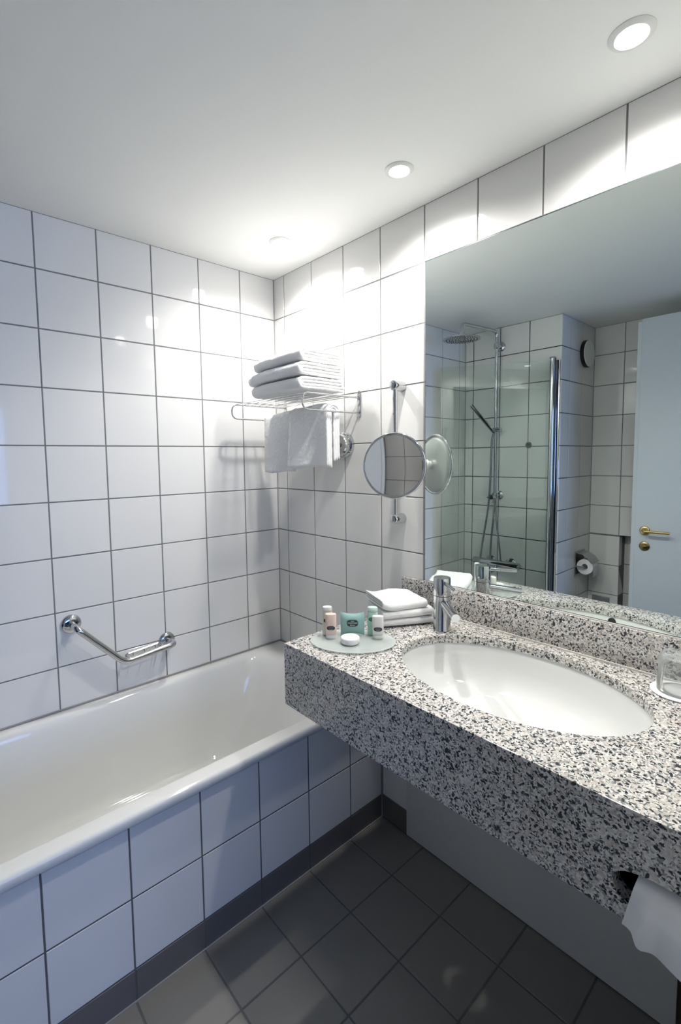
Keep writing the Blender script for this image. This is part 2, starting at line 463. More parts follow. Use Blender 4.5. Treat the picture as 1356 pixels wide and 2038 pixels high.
# bedroom beyond the doorway: dim walls and a window on the dusk sky
bx0, bx1, by0, by1, bz = -3.6, 1.2, -5.1, YF - 0.1, 2.5
obj('floor_bedroom', box((bx0, by0, -0.12), (bx1, by1, -0.002)), M['carpet'], smooth=False, kind='structure')
obj('ceiling_bedroom', box((bx0, by0, bz), (bx1, by1, bz + 0.1)), M['ceiling'], smooth=False, kind='structure')
bm = box((bx0 - 0.1, by0, 0), (bx0, by1, bz)); add_box(bm, (bx0, by1, 0), (XF - 0.3, by1 + 0.1, bz))
obj('wall_bedroom_left', bm, M['bed_wall'], smooth=False, kind='structure')
bm = box((bx1, by0, 0), (bx1 + 0.1, by1, bz)); add_box(bm, (0.12, by1, 0), (bx1, by1 + 0.1, bz))
obj('wall_bedroom_right', bm, M['bed_wall'], smooth=False, kind='structure')
wx0, wx1, wz0, wz1 = -3.05, -0.35, 0.85, 2.15
bm = box((bx0, by0 - 0.1, 0), (wx0, by0, bz)); add_box(bm, (wx1, by0 - 0.1, 0), (bx1, by0, bz))
add_box(bm, (wx0, by0 - 0.1, 0), (wx1, by0, wz0)); add_box(bm, (wx0, by0 - 0.1, wz1), (wx1, by0, bz))
obj('wall_bedroom_front', bm, M['bed_wall'], smooth=False, kind='structure')

# ------------------------------------------------------------------ bathtub and its tiled apron
YA = -0.6759
bm = box((XL + 0.002, YA + D, 0.0), (-0.002, YA + 0.03, 0.5045))
ac = [-.1747-.2*k for k in range(8)]
add_tiles(bm, (0,YA,0), (1,0,0), (0,0,1), (0,-1,0), ac, [0.2912, 0.4912], XL + .004, -0.004, 0.0925, 0.5035, 1, tilt=0.0012)
add_tiles(bm, (0,YA,0), (1,0,0), (0,0,1), (0,-1,0), ac, [], XL + .004, -0.004, 0.0, 0.0905, 2, tilt=0.0012)
wall('wall_bath_apron', bm, ('grout_dark', 'tile', 'base_tile'))

def rrect(x0, x1, y0, y1, r, z, nc=14, ns=14):
    pts = []
    cs = ((x1-r, y1-r, 0), (x0+r, y1-r, 90), (x0+r, y0+r, 180), (x1-r, y0+r, 270))
    for i, (cx, cy, a0) in enumerate(cs):
        for k in range(nc+1):
            a = math.radians(a0 + 90*k/nc); pts.append((cx + r*math.cos(a), cy + r*math.sin(a), z))
        nx_, ny_, na = cs[(i+1) % 4]
        a = math.radians(na); q = (nx_ + r*math.cos(a), ny_ + r*math.sin(a)); p = pts[-1]
        for k in range(1, ns):
            t = k/ns; pts.append((p[0]*(1-t)+q[0]*t, p[1]*(1-t)+q[1]*t, z))
    return pts
def loft(rings, cap=True):
    bm = B(); R = [[bm.verts.new(p) for p in r] for r in rings]; n = len(R[0])
    for A, C in zip(R, R[1:]):
        for k in range(n): bm.faces.new((A[k], A[(k+1) % n], C[(k+1) % n], C[k]))
    if cap:
        c = Vector((0,0,0))
        for v in R[-1]: c += v.co
        cv = bm.verts.new(c/n)
        for k in range(n): bm.faces.new((R[-1][k], R[-1][(k+1) % n], cv))
    return bm
TX0, TX1, TY0, TY1, TZ = XL + .004, -0.004, -0.701, -0.003, 0.537
def ring(l, r_, f, b, rad, z): return rrect(TX0 + l, TX1 - r_, TY0 + f, TY1 - b, rad, z)
R_ = [ring(.012,.012,.014,.012,.004,.509), ring(.001,.001,.003,.001,.005,.507), ring(0,0,0,0,.006,.510), ring(0,0,0,0,.006,.526),
      ring(.001,.001,.002,.001,.007,.532), ring(.004,.003,.006,.003,.009,.536), ring(.009,.006,.012,.006,.012,.5375),
      ring(.07,.075,.050,.030,.13,.5370), ring(.078,.082,.056,.036,.135,.5355), ring(.088,.092,.063,.043,.14,.530), ring(.096,.104,.068,.048,.145,.520),
      ring(.105,.125,.073,.053,.15,.500), ring(.12,.16,.080,.060,.15,.44), ring(.135,.20,.088,.068,.15,.37), ring(.15,.25,.096,.076,.15,.28),
      ring(.17,.30,.108,.088,.14,.21), ring(.19,.335,.125,.105,.13,.175), ring(.22,.37,.15,.13,.11,.157), ring(.27,.42,.19,.17,.09,.152)]
tub = thing('bathtub', 'long white enamel bathtub with rounded rim set behind white tiled apron', 'bathtub', ((TX0+TX1)/2, (TY0+TY1)/2, 0.13))
obj('tub_shell', loft(R_), M['enamel'], tub, angle=80)
obj('drain', lathe([(0, .1525), (.028, .1525), (.03, .1545), (.02, .157), (0, .157)], (-1.33, -.34, 0)), M['chrome'], tub)
obj('trim_1', box((XL, -0.004, .5365), (0, 0.0, .5425)), M['grey_caulk'], smooth=False, kind='structure')
obj('trim_2', box((-0.004, -0.66, .5365), (0, -0.004, .5425)), M['grey_caulk'], smooth=False, kind='structure')
# corner joints
obj('trim_3', box((-0.0035, -0.0035, .5425), (0.0, 0.0, CEIL)), M['grey_caulk'], smooth=False, kind='structure')
obj('trim_4', box((-0.004, YA - 0.004, 0), (0.0, YA, .5)), M['grey_caulk'], smooth=False, kind='structure')
obj('trim_5', box((XL, YA - 0.0035, 0), (-0.004, YA, .0035)), M['grey_caulk'], smooth=False, kind='structure')
obj('trim_6', box((XF, YP - 0.0035, 0), (XF + 0.0035, YP, CEIL)), M['grey_caulk'], smooth=False, kind='structure')
obj('trim_7', box((XL, -0.0035, .5425), (XL + 0.0035, 0, CEIL)), M['grey_caulk'], smooth=False, kind='structure')

# ------------------------------------------------------------------ granite counter, backsplash, sink
CT, CB, CF, CL, CR = 0.905, 0.7195, -0.5548, -0.796, -1.945
SXc, SYc, SAX, SAY = -0.268, -1.344, 0.203, 0.299
counter = thing('vanity_counter', 'speckled grey granite vanity counter with deep front apron and oval sink cutout', 'counter', (CF/2, (CL+CR)/2, CB))
bm = box((CF, CR, CT - 0.022), (-0.001, CL, CT), 0.0022, 2)
cut = lathe([(1.0, -0.1), (1.0, 0.1)], (SXc, SYc, CT), seg=96, sx=SAX, sy=SAY)
bm = bool_cut(bm, cut)
obj('worktop', bm, M['granite'], counter, angle=30)
bm = box((CF, CR, CB), (CF + 0.03, CL, CT - 0.0221), 0.0015, 1); 
cut = B(); n = 40; sl = []
TYc, TZc = -1.745, 0.776
for s in (CF - 0.05, CF + 0.08):
    sl.append([cut.verts.new((s, TYc + 0.078*math.copysign(abs(math.cos(t))**.75, math.cos(t)), TZc + 0.034*math.copysign(abs(math.sin(t))**.8, math.sin(t)))) for t in [2*math.pi*k/n for k in range(n)]])
for k in range(n): cut.faces.new((sl[0][k], sl[0][(k+1) % n], sl[1][(k+1) % n], sl[1][k]))
cut.faces.new(sl[0]); cut.faces.new(sl[1])
bm = bool_cut(bm, cut)
obj('front_apron', bm, M['granite'], counter, angle=30)
obj('side_apron', box((CF + 0.0301, CL - 0.03, CB), (-0.001, CL, CT - 0.0221), 0.001, 1), M['granite'], counter, angle=30)
obj('backsplash', box((-0.021, CR, CT + 0.0005), (-0.001, CL, 1.0065), 0.0015, 2), M['granite'], counter, angle=30)
obj('sealant_joint', box((-0.0255, CR, CT), (-0.021, CL - 0.002, CT + 0.0045)), M['caulk'], counter, smooth=False)
obj('trim_8', box((-0.016, CR, 1.0068), (-0.001, -0.892, 1.0100)), M['caulk'], smooth=False, kind='structure')

sink = thing('sink_basin', 'white oval undermount sink basin in the granite counter', 'sink', (SXc, SYc, 0.74))
prof = [(1.06, CT-.0225), (1.06, CT-.030), (1.0, CT-.032), (1.0, CT-.0225)]
prof = [(1.07, CT-.034), (1.07, CT-.0225), (1.015, CT-.0225), (1.008, CT-.026), (.995, CT-.045), (.965, CT-.075), (.90, CT-.105), (.78, CT-.13), (.6, CT-.147), (.38, CT-.156), (.13, CT-.160), (.13, CT-.166), (.40, CT-.163), (.62, CT-.154), (.81, CT-.136), (.93, CT-.109), (.99, CT-.076), (1.02, CT-.045), (1.03, CT-.034), (1.07, CT-.034)]
obj('bowl', lathe(prof, (SXc, SYc, 0), seg=96, sx=SAX, sy=SAY, close=False), M['ceramic'], sink, angle=60)
obj('drain', lathe([(0, .006), (.017, .005), (.022, .002), (.027, .001), (.028, -.003), (0, -.003)], (SXc, SYc, CT-.161)), M['chrome'], sink)
ov = lathe([(0, 0), (.0105, 0), (.0125, .0015), (.0125, -.004), (0, -.004)], (SXc - SAX*.996, SYc + .0, CT - .040), axis=(1, 0, .06), seg=28)
obj('overflow_hole', ov, M['black'], sink)

# panel under the counter
obj('access_panel', box((-0.006, -1.655, 0.004), (-0.001, -0.8055, CB - 0.03), 0.0008, 1), M['panel_white'], smooth=False, label='plain off-white access panel on the wall beneath the granite counter', cat='panel')
obj('trim_dark_right', box((-0.010, YF + .002, 0.0005), (-0.001, -1.6565, CB - 0.03)), M['dark_brown'], smooth=False, kind='structure')  # plain dark brown board filling the dark end beyond the access panel

# ------------------------------------------------------------------ wall mirror
wm = thing('wall_mirror', 'large frameless rectangular wall mirror above the granite counter', 'mirror', (-0.004, -1.41, 1.0105))
obj('backing', box((-0.0105, -1.93, 1.0105), (-0.0016, -0.8905, 2.0945)), M['edge'], wm, smooth=False)
obj('mirror_glass', box((-0.0118, -1.9275, 1.0120), (-0.0107, -0.8935, 2.0915)), M['mirror'], wm, smooth=False)

# ------------------------------------------------------------------ ceiling downlights
LL = ['recessed ceiling downlight nearest the tiled corner above the towels', 'recessed ceiling downlight above the near end of the shaving mirror', 'recessed ceiling downlight directly above the wall mirror, largest in view']
LL[1] = 'middle recessed ceiling downlight, above the left edge of the wall mirror'
for (lx, ly), lab in zip(LAMPS, LL):
    t = thing('ceiling_downlight', lab, 'ceiling light', (lx, ly, CEIL - 0.006), 'recessed downlights in a row along the mirror wall')
    obj('trim_ring', lathe([(.0285, -.0008), (.0285, -.0045), (.031, -.006), (.038, -.0045), (.0425, -.0015), (.0425, -.0003)], (lx, ly, CEIL), seg=48, close=False), M['white_plastic'], t)
    obj('lens', lathe([(0, -.0030), (.0284, -.0030), (.0284, -.0006), (0, -.0006)], (lx, ly, CEIL), seg=40), M['lens'], t)
    d = bpy.data.lights.new('downlight_beam', 'SPOT'); d.energy = SPOT_POWER; d.color = SPOT_COLOR
    d.spot_size = math.radians(158); d.spot_blend = 1.0; d.shadow_soft_size = 0.026
    o = bpy.data.objects.new('downlight_beam', d); COL.objects.link(o); o.parent = t; o.location = (0, 0, -0.024)

# ------------------------------------------------------------------ towels
def add_sheet(bm, path, width, t, frame, seed, amp, fuzz, NS=52, bend=None, freq=6.0, cbow=0.0):
    """a thick cloth strip: path in (a, b), swept along c; edges rounded"""
    O, A, Bv, Cv = frame
    P = [Vector((p[0], p[1])) for p in path]
    # resample evenly
    L = [0]
    for a, b in zip(P, P[1:]): L.append(L[-1] + (b-a).length)
    n = max(12, int(L[-1]/0.0052)); Q = []
    j = 0
    for k in range(n+1):
        d = L[-1]*k/n
        while j < len(L)-2 and L[j+1] < d: j += 1
        f = (d - L[j])/max(1e-9, L[j+1]-L[j]); Q.append(P[j].lerp(P[j+1], f))
    top, bot = [], []
    for i, q in enumerate(Q):
        tg = (Q[min(i+1, n)] - Q[max(i-1, 0)]).normalized(); nn = Vector((-tg.y, tg.x))
        di = min(i, n-i)*L[-1]/n
        rt, rb = [], []
        for s in range(NS+1):
            c = (s/NS - .5)*width; dc = min(s, NS-s)*width/NS
            e = max(0.0, 1 - min(di, dc)/(t*0.55)); h = t*.5*math.sqrt(max(0.12, 1 - e*e))
            for sg, row in ((1, rt), (-1, rb)):
                a, b = q.x + nn.x*h*sg, q.y + nn.y*h*sg
                N1 = mnoise.noise_vector(Vector((q.x*freq + seed*3.1, q.y*freq + seed, c*freq + seed*1.7)))*amp
                N2 = mnoise.noise_vector(Vector((a*110, b*110, c*110 + seed*9)))*fuzz
                da, db, dc2 = bend(a, b, c) if bend else (0, 0, 0)
                p = O + A*(a + N1.x + N2.x + da) + Bv*(b + N1.y + N2.y + db) + Cv*(c + N1.z + N2.z + dc2)
                row.append(bm.verts.new(p))
        top.append(rt); bot.append(rb)
    for i in range(n):
        for s in range(NS):
            bm.faces.new((top[i][s], top[i][s+1], top[i+1][s+1], top[i+1][s]))
            bm.faces.new((bot[i][s], bot[i+1][s], bot[i+1][s+1], bot[i][s+1]))
    for s in range(NS):
        bm.faces.new((top[0][s], bot[0][s], bot[0][s+1], top[0][s+1]))
        bm.faces.new((top[n][s], top[n][s+1], bot[n][s+1], bot[n][s]))
    for i in range(n):
        bm.faces.new((top[i][0], top[i+1][0], bot[i+1][0], bot[i][0]))
        bm.faces.new((top[i][NS], bot[i][NS], bot[i+1][NS], top[i+1][NS]))
def ufold(L1, L2, r):
    c = [(r, 0)]
    pts = [(L1, -r), (r*1.5, -r)]
    pts += [(r - r*math.cos(p)*1.0, r*math.sin(p)) for p in [-math.pi/2 + math.pi*k/14 for k in range(1, 14)]]
    pts += [(r*1.5, r), (L2, r)]
    return pts
def towel(name, O, A, Bv, Cv, width, L1, L2, radii, t, seed, amp=0.004, fuzz=0.0013, bend=None, NS=52, **kw):
    fr = (Vector(O), Vector(A).normalized(), Vector(Bv).normalized(), Vector(Cv).normalized())
    bm = B(); R = max(radii)
    for i, r in enumerate(radii):
        path = [(a + (R-r), b) for a, b in ufold(L1 - (R-r) - 0.004*i, L2 - (R-r) - 0.003*i, r)]
        add_sheet(bm, path, width - 0.003*(len(radii)-1-i), t, fr, seed, amp, fuzz, NS, bend)
    return obj(name, bm, M['terry'], None, angle=180, **kw)

# rack on the mirror wall
RY0, RY1, RXo = -0.0775, -0.5665, -0.288
rack = thing('towel_rack', 'chrome wire towel shelf rack on the tiled wall holding folded towels', 'towel rack', (-0.14, (RY0+RY1)/2, 1.60))
for y in (RY0, RY1):
    sect = [( -0.0008, y-.0085, 1.612), ]
    bm = B()
    ol = [(y + .0095*math.cos(a), 1.696 + .0095*math.sin(a)) for a in [math.pi*k/12 for k in range(13)]] + [(y + .0095*math.cos(a), 1.609 + .0095*math.sin(a)) for a in [math.pi + math.pi*k/12 for k in range(13)]]
    ra = [bm.verts.new((-0.0006, a, b)) for a, b in ol]; rb = [bm.verts.new((-0.0045, a, b)) for a, b in ol]; rc = [bm.verts.new((-0.0055, y + (a-y)*.88, 1.6525 + (b-1.6525)*.985)) for a, b in ol]
    for A_, B_ in ((ra, rb), (rb, rc)):
        for k in range(len(ol)): bm.faces.new((A_[k], A_[(k+1) % len(ol)], B_[(k+1) % len(ol)], B_[k]))
    bm.faces.new(rc); bm.faces.new(ra)
    br = obj('wall_bracket', bm, M['chrome'], rack)
    for z in (1.699, 1.648):
        obj('screw_cap', lathe([(.0052, 0), (.0052, .0025), (.003, .0038), (0, .004)], (-0.0055, y, z), axis=(-1,0,0), seg=18), M['chrome'], br)
    ZT, ZB = 1.677, 1.617
    arm = fillet([(-0.004, y, ZT), (RXo, y, ZT), (RXo, y, ZB), (-0.004, y, ZB)], 0.0299, 12)
    obj('side_loop', tube(arm, 0.0035, 12), M['chrome'], rack)
for x in (-0.262, -0.224, -0.186, -0.148, -0.110, -0.072, -0.034):
    obj('shelf_wire', tube([(x, RY0, 1.6795), (x, RY1, 1.6795)], 0.0022, 8), M['chrome'], rack)
HX = -0.128
obj('hanging_rail', tube([(HX, RY0, 1.6155), (HX, RY1, 1.6155)], 0.0034, 10), M['chrome'], rack)

TOWG = 'folded white bath towels stacked on the rack'
zt = 1.6885
tl = ['folded white bath towel at the bottom of the stack on the chrome rack', 'folded white bath towel in the middle of the stack on the chrome rack', 'folded white bath towel topmost on the stack on the chrome rack']
TH = 0.0518
for i in range(3):
    xo = (-0.284, -0.288, -0.280)[i]; yc = (-0.393, -0.388, -0.402)[i]; w = (0.325, 0.338, 0.30)[i]
    def bend(a, b, c, i=i):
        # long left end sags over the rack's far side
        s = max(0, (c - 0.05))/0.12
        return (0, -0.012*s*s*(0.4 + .5*i), 0)
    towel('bath_towel', (xo, yc, zt + TH*(i+.5)), (1, 0.02*(i-1), 0), (0, 0, 1), (-0.02*(i-1), 1, 0), w, 0.215, 0.208, (0.0060, 0.0172), 0.0110, 3+i*5, 0.0032, 0.0021, bend,
          label=tl[i], cat='towel', group=TOWG)
# towels hanging over the rail
def hbend(sw, tw):
    def f(a, b, c):
        return (0.004*math.sin(c*25 + sw), 0.014*a/0.24*math.sin(c*22 + sw*2) + tw*a, (-0.035*a)*0 + sw*0.02*a)
    return f
towel('hand_towel', (HX, -0.217, 1.6355), (0, 0, -1), (-1, 0, 0), (0, 1, 0), 0.192, 0.205, 0.252, (0.0092, 0.0198), 0.0098, 41, 0.0055, 0.0022, hbend(0.5, 0.01), 46,
      label='white hand towel draped over the rack rail, the left one next to the corner', cat='towel', group='white towels hanging under the rack')
towel('hand_towel', (HX, -0.441, 1.6455), (0, 0, -1), (-1, 0, 0), (0, 1, 0), 0.232, 0.215, 0.240, (0.0092, 0.0193, 0.0294), 0.0094, 57, 0.0045, 0.0014, hbend(-0.3, 0.02), 52,
      label='white hand towel draped over the rack rail, the wider right one', cat='towel', group='white towels hanging under the rack')

# retractable clothesline and its catch
cl = thing('clothesline_reel', 'round chrome retractable clothesline case on the wall behind the hanging towels', 'clothesline', (0, -0.484, 1.494))
obj('wall_plate', lathe([(.051, .0006), (.051, .014), (.047, .018), (.0, .018)], (0, -.484, 1.494), axis=(-1,0,0), seg=40), M['chrome'], cl)
obj('case', lathe([(.044, .018), (.046, .021), (.046, .034), (.041, .041), (.015, .043), (0, .043)], (0, -.484, 1.494), axis=(-1,0,0), seg=40), M['chrome'], cl)
obj('pull_knob', lathe([(.006, .043), (.006, .052), (.010, .054), (.010, .059), (0, .061)], (0, -.484, 1.494), axis=(-1,0,0), seg=20), M['chrome'], cl)
ck = thing('clothesline_catch', 'small round chrome clothesline catch on the shower end wall tiles', 'hook', (XL, -.4666, 1.507))
obj('disc', lathe([(.021, .0006), (.021, .006), (.017, .010), (0, .010)], (XL, -.4666, 1.507), axis=(1,0,0), seg=28), M['chrome'], ck)
obj('keyhole', lathe([(.0062, .010), (.0062, .0108), (0, .0108)], (XL, -.4666, 1.510), axis=(1,0,0), seg=16), M['black'], ck)
for dy in (-.013, .013): obj('screw', lathe([(.0028, .0095), (.0028, .0106), (0, .0106)], (XL, -.4666+dy, 1.507), axis=(1,0,0), seg=12), M['black'], ck)

# ------------------------------------------------------------------ shaving mirror on its rod
MY = -0.7835
sm = thing('shaving_mirror', 'round chrome shaving mirror on a vertical wall rod beside the big mirror', 'mirror', (-0.03, MY, 1.20))
for z in (1.6955, 1.2195):
    mt = obj('wall_mount', lathe([(.0185, .0008), (.0185, .050), (.0165, .0535), (0, .0545)], (0, MY, z), axis=(-1,0,0), seg=28), M['chrome'], sm)
    obj('end_cap', lathe([(.0125, .0542), (.0125, .0580), (.010, .0595), (0, .060)], (0, MY, z), axis=(-1,0,0), seg=24), M['chrome'], mt)
obj('rod', tube([(-0.040, MY, 1.684), (-0.040, MY, 1.232)], 0.0092, 16), M['chrome'], sm)
th = math.radians(21.8)
DN = Vector((-math.cos(th), -math.sin(th), 0.0))
DC = Vector((-0.126, -0.8505, 1.4138))
kb = Vector((-0.040, MY, DC.z))
obj('slider', lathe([(.0145, -.024), (.0165, -.020), (.0165, .020), (.0145, .024)], tuple(kb), seg=24), M['chrome'], sm)
back = DC - DN*0.030
obj('arm', tube(spline([kb, kb + Vector((-0.012, -.030, 0)), back + DN*0.002], 6), 0.0065, 12), M['chrome'], sm)
obj('pivot', lathe([(0.010, -.016), (.0175, -.012), (.019, -.004), (.013, .004), (.013, .012)], tuple(back), axis=tuple(DN), seg=28), M['white_plastic'], sm)
RR = 0.1065
obj('back_shell', lathe([(0, -.018), (.03, -.0175), (.06, -.014), (.085, -.008), (RR-.004, -.002), (RR-.003, .002)], tuple(DC), axis=tuple(DN), seg=72, close=False), M['satin'], sm, angle=60)
ringp = [DC + (frame_of(DN) @ Vector((math.cos(2*math.pi*k/72)*RR, math.sin(2*math.pi*k/72)*RR, 0))) for k in range(72)]
obj('rim', tube(ringp, 0.0055, 14, closed=True), M['chrome'], sm)
CR_ = 0.80
gp = [((RR-.0045)*k/30, .0046 - ((RR-.0045)**2 - ((RR-.0045)*k/30)**2)/(2*CR_)) for k in range(31)]
obj('glass', lathe(gp + [(r_, z_ - .0015) for r_, z_ in gp[::-1]], tuple(DC), axis=tuple(DN), seg=96), M['mirror_clear'], sm, angle=40)

# ------------------------------------------------------------------ grab rail with soap basket
gr = thing('grab_rail', 'bent chrome bath grab rail with wire soap basket on the tiled wall above the tub', 'grab rail', (-0.76, 0, 0.66))
GA, GB = Vector((-.9365, 0, .850)), Vector((-.5835, 0, .693))
for g in (GA, GB):
    obj('wall_flange', lathe([(.0345, .0006), (.0345, .005), (.030, .0105), (.018, .014), (.0, .0145)], tuple(g), axis=(0,-1,0), seg=40), M['chrome'], gr)
oy = -0.062
path = fillet([GA + Vector((0, -.006, 0)), GA + Vector((0, oy, 0)), (-.776, oy, .676), (-.566, oy, .696), (-.566, oy*.9, .696), GB + Vector((0, -.006, 0))], 0.032, 10)
path = fillet([GA + Vector((0, -.006, 0)), GA + Vector((.004, oy, -.004)), (-.776, oy - .003, .6765), (-.570, oy - .003, .694), GB + Vector((0, -.006, 0))], 0.030, 12)
obj('bar', tube(path, 0.0122, 18), M['chrome'], gr)
bk = obj('soap_basket', tube(fillet([(-.750, -.058, .683), (-.620, -.058, .694), (-.612, -.010, .695), (-.752, -.010, .683), (-.760, -.030, .682), (-.750, -.058, .683)], .012, 6), 0.0028, 8), M['chrome'], gr)
bm = B()
for k in range(2):
    y = -.024 - .018*k
    add_tube(bm, fillet([(-.753, y, .683), (-.750, y, .664), (-.622, y, .673), (-.615, y, .694)], .007, 4), 0.0017, 6)
for k in range(3):
    x = -.725 + .045*k; z = .6655 + .0705*(x + .75)
    add_tube(bm, fillet([(x, -.058, z+.019), (x, -.056, z), (x, -.012, z), (x, -.010, z+.019)], .007, 4), 0.0017, 6)
obj('basket_wire', bm, M['chrome'], bk)

# ------------------------------------------------------------------ mixer tap on the counter
FX, FY = -0.1300, -1.0480
ft = thing('basin_faucet', 'chrome single lever cylindrical basin faucet standing beside the sink', 'faucet', (FX, FY, CT))
zb = CT
obj('body', lathe([(.0245, .0003), (.0275, .0015), (.0272, .004), (.0262, .006), (.0258, .108), (.0250, .1085)], (FX, FY, zb), seg=48), M['chrome'], ft)
hd = obj('lever_head', lathe([(.0250, .1098), (.0262, .1105), (.0262, .162), (.0248, .165), (0, .1655)], (FX, FY, zb), seg=48), M['chrome'], ft)
sd = Vector((-0.05, -0.055, -0.030)).normalized()
hp = Vector((FX, FY, zb + .154))
obj('spout', tube([Vector((FX, FY, zb + .092)), Vector((-.204, -1.146, zb + .0765))], 0.0128, 28), M['chrome'], ft)
lv = Vector((-.1925, -1.1375, zb + .1495)) - hp
obj('lever', tube([hp, hp + lv*1.0], 0.0055, 20), M['chrome'], hd)

# ------------------------------------------------------------------ toiletries dish
DZ0 = CT
dc = Vector((-0.405, -0.932, 0)); dx = Vector((.163, -.186, 0)).normalized()
ang = math.atan2(dx.y, dx.x)
bm = lathe([(0, .0015), (.60, .0008), (.90, .0008), (1.0, .0045), (1.0, .0065), (.97, .0072), (.88, .0052), (0, .0052)], (0, 0, 0), seg=72, sx=.1245, sy=.0915)
bmesh.ops.rotate(bm, verts=bm.verts, cent=(0,0,0), matrix=Matrix.Rotation(ang, 3, 'Z'))
bmesh.ops.translate(bm, verts=bm.verts, vec=(dc.x, dc.y, DZ0))
obj('soap_dish', bm, M['frosted'], None, label='oval frosted glass dish holding small toiletries on the counter corner', cat='dish')
ZD = CT + .0055
def face_dir(p):
    v = Vector((-1.3464 - p[0], -1.8985 - p[1], 0)).normalized(); return v
def bottle(name, p, w, dep, h, capfrac, cap_on_top, mb, mc, label, badge, bz, turn=0.0):
    p = Vector((p[0], p[1], ZD))
    t = thing(name, label, 'bottle', tuple(p), 'mini toiletry bottles on the glass dish')
    fd = face_dir(p); fd = Matrix.Rotation(turn, 3, 'Z') @ fd; sdv = Vector((-fd.y, fd.x, 0))
    R = Matrix((sdv, fd, Vector((0,0,1)))).transposed()
    def part(nm, z0, z1, a, b, m, rt, rb, par):
        rings = []
        def sup(a, b, z, n=40):
            o = []
            for k in range(n):
                q = 2*math.pi*k/n; o.append(p + R @ Vector((a*math.copysign(abs(math.cos(q))**.75, math.cos(q)), b*math.copysign(abs(math.sin(q))**.75, math.sin(q)), z)))
            return o
        rings = [sup(a-rb, b-rb, z0), sup(a-rb*.3, b-rb*.3, z0+rb*.3), sup(a, b, z0+rb), sup(a, b, z1-rt), sup(a-rt*.3, b-rt*.3, z1-rt*.3), sup(a-rt, b-rt, z1), sup((a-rt)*.5, (b-rt)*.5, z1+.0003)]
        bm = B(); RS = [[bm.verts.new(c) for c in r] for r in rings]
        for A_, B_ in zip(RS, RS[1:]):
            for k in range(len(A_)): bm.faces.new((A_[k], A_[(k+1) % len(A_)], B_[(k+1) % len(A_)], B_[k]))
        bm.faces.new(RS[0]); bm.faces.new(RS[-1])
        return obj(nm, bm, m, par)
    a, b = w/2, dep/2
    if cap_on_top:
        body = part('body', 0.0002, h*(1-capfrac), a, b, mb, .003, .002, t); part('cap', h*(1-capfrac)+.0004, h, a*.985, b*.985, mc, .0045, .001, t)
    else:
        part('cap', 0.0002, h*capfrac, a*.90, b*.95, mc, .001, .001, t); body = part('body', h*capfrac+.0004, h, a, b, mb, .003, .002, t)
    # badge: raised oval following the front
    bm = B(); n = 32; bw, bh = a*.74, .0062
    def front(u): return b*(max(0, 1 - abs(u/a)**(2/.75)))**(.75/2) + .0004
    pts = []
    for rr in (1, .5, 0):
        ring = []
        for k in range(n):
            q = 2*math.pi*k/n; u = bw*rr*math.copysign(abs(math.cos(q))**.7, math.cos(q)); z = bz + bh*rr*math.copysign(abs(math.sin(q))**.85, math.sin(q))
            ring.append(bm.verts.new(p + R @ Vector((u, front(u), z))))
            if rr == 0: break
        pts.append(ring)
    for k in range(n):
        bm.faces.new((pts[0][k], pts[0][(k+1) % n], pts[1][(k+1) % n], pts[1][k])); bm.faces.new((pts[1][k], pts[1][(k+1) % n], pts[2][0]))
    bd = obj('badge', bm, badge, body)
    bm = B()
    for dz, ww in ((.0015, .46), (-.0028, .34)):
        v = [bm.verts.new(p + R @ Vector((s*a*ww, front(s*a*ww) + .0003, bz + dz + q))) for s, q in ((-1, -.0004), (0, -.0004), (1, -.0004), (1, .0004), (0, .0004), (-1, .0004))]
        bm.faces.new((v[0], v[1], v[4], v[5])); bm.faces.new((v[1], v[2], v[3], v[4]))
    obj('badge_lettering', bm, M['steel'], bd)
    return t
bottle('shampoo_bottle', (-.4285, -.8465), .0300, .022, .0880, .16, True, M['cream_liq'], M['cream_cap'], 'pale yellow mini toiletry bottle with rounded cap at the left back of the dish', M['badge'], .047)
bottle('lotion_tube', (-.4385, -.8735), .0325, .020, .0740, .16, False, M['pink_liq'], M['white_liq'], 'peach pink mini toiletry tube in front of the pale yellow bottle', M['badge'], .0330)
bottle('shower_gel_bottle', (-.3290, -.9395), .0310, .022, .0860, .16, True, M['mint_liq'], M['mint_cap'], 'mint green mini toiletry bottle behind the white one on the dish', M['badge_green'], .050)
bottle('conditioner_tube', (-.3390, -.9705), .0335, .020, .0680, .18, False, M['white_liq'], M['white_liq'], 'milky white mini toiletry tube at the right end of the dish', M['badge'], .0300)
# pillow box
pp = Vector((-.377, -.902, ZD)); fd = face_dir(pp); sdv = Vector((-fd.y, fd.x, 0)).normalized()
pk = thing('pillow_box', 'teal striped pillow-shaped soap box standing upright on the glass dish', 'box', tuple(pp))
PW, PH, PD = .0355, .0720, .0115
bm = B(); nu, nv = 16, 12
def pillow(u, v, sg):
    # curved top and bottom closures, bulging front
    e = 1 - u*u
    z = PH*.5 + v*PH*.5*(1 - .17*e)
    y = sg*PD*(1 - v**4)*(0.22 + .78*e**.6) if abs(v) < 1 else 0
    x = u*PW
    y += 0
    return pp + sdv*x + fd*y + Vector((0,0,z + .0004))
grid = {}
for sg in (1, -1):
    for i in range(nu+1):
        for j in range(nv+1):
            u, v = -1 + 2*i/nu, -1 + 2*j/nv
            key = (i, j, 0) if (j in (0, nv)) else (i, j, sg)
            if key not in grid: grid[key] = bm.verts.new(pillow(u, v, sg))
    for i in range(nu):
        for j in range(nv):
            k4 = [grid[(a, b, 0) if b in (0, nv) else (a, b, sg)] for a, b in ((i, j), (i+1, j), (i+1, j+1), (i, j+1))]
            bm.faces.new(k4)
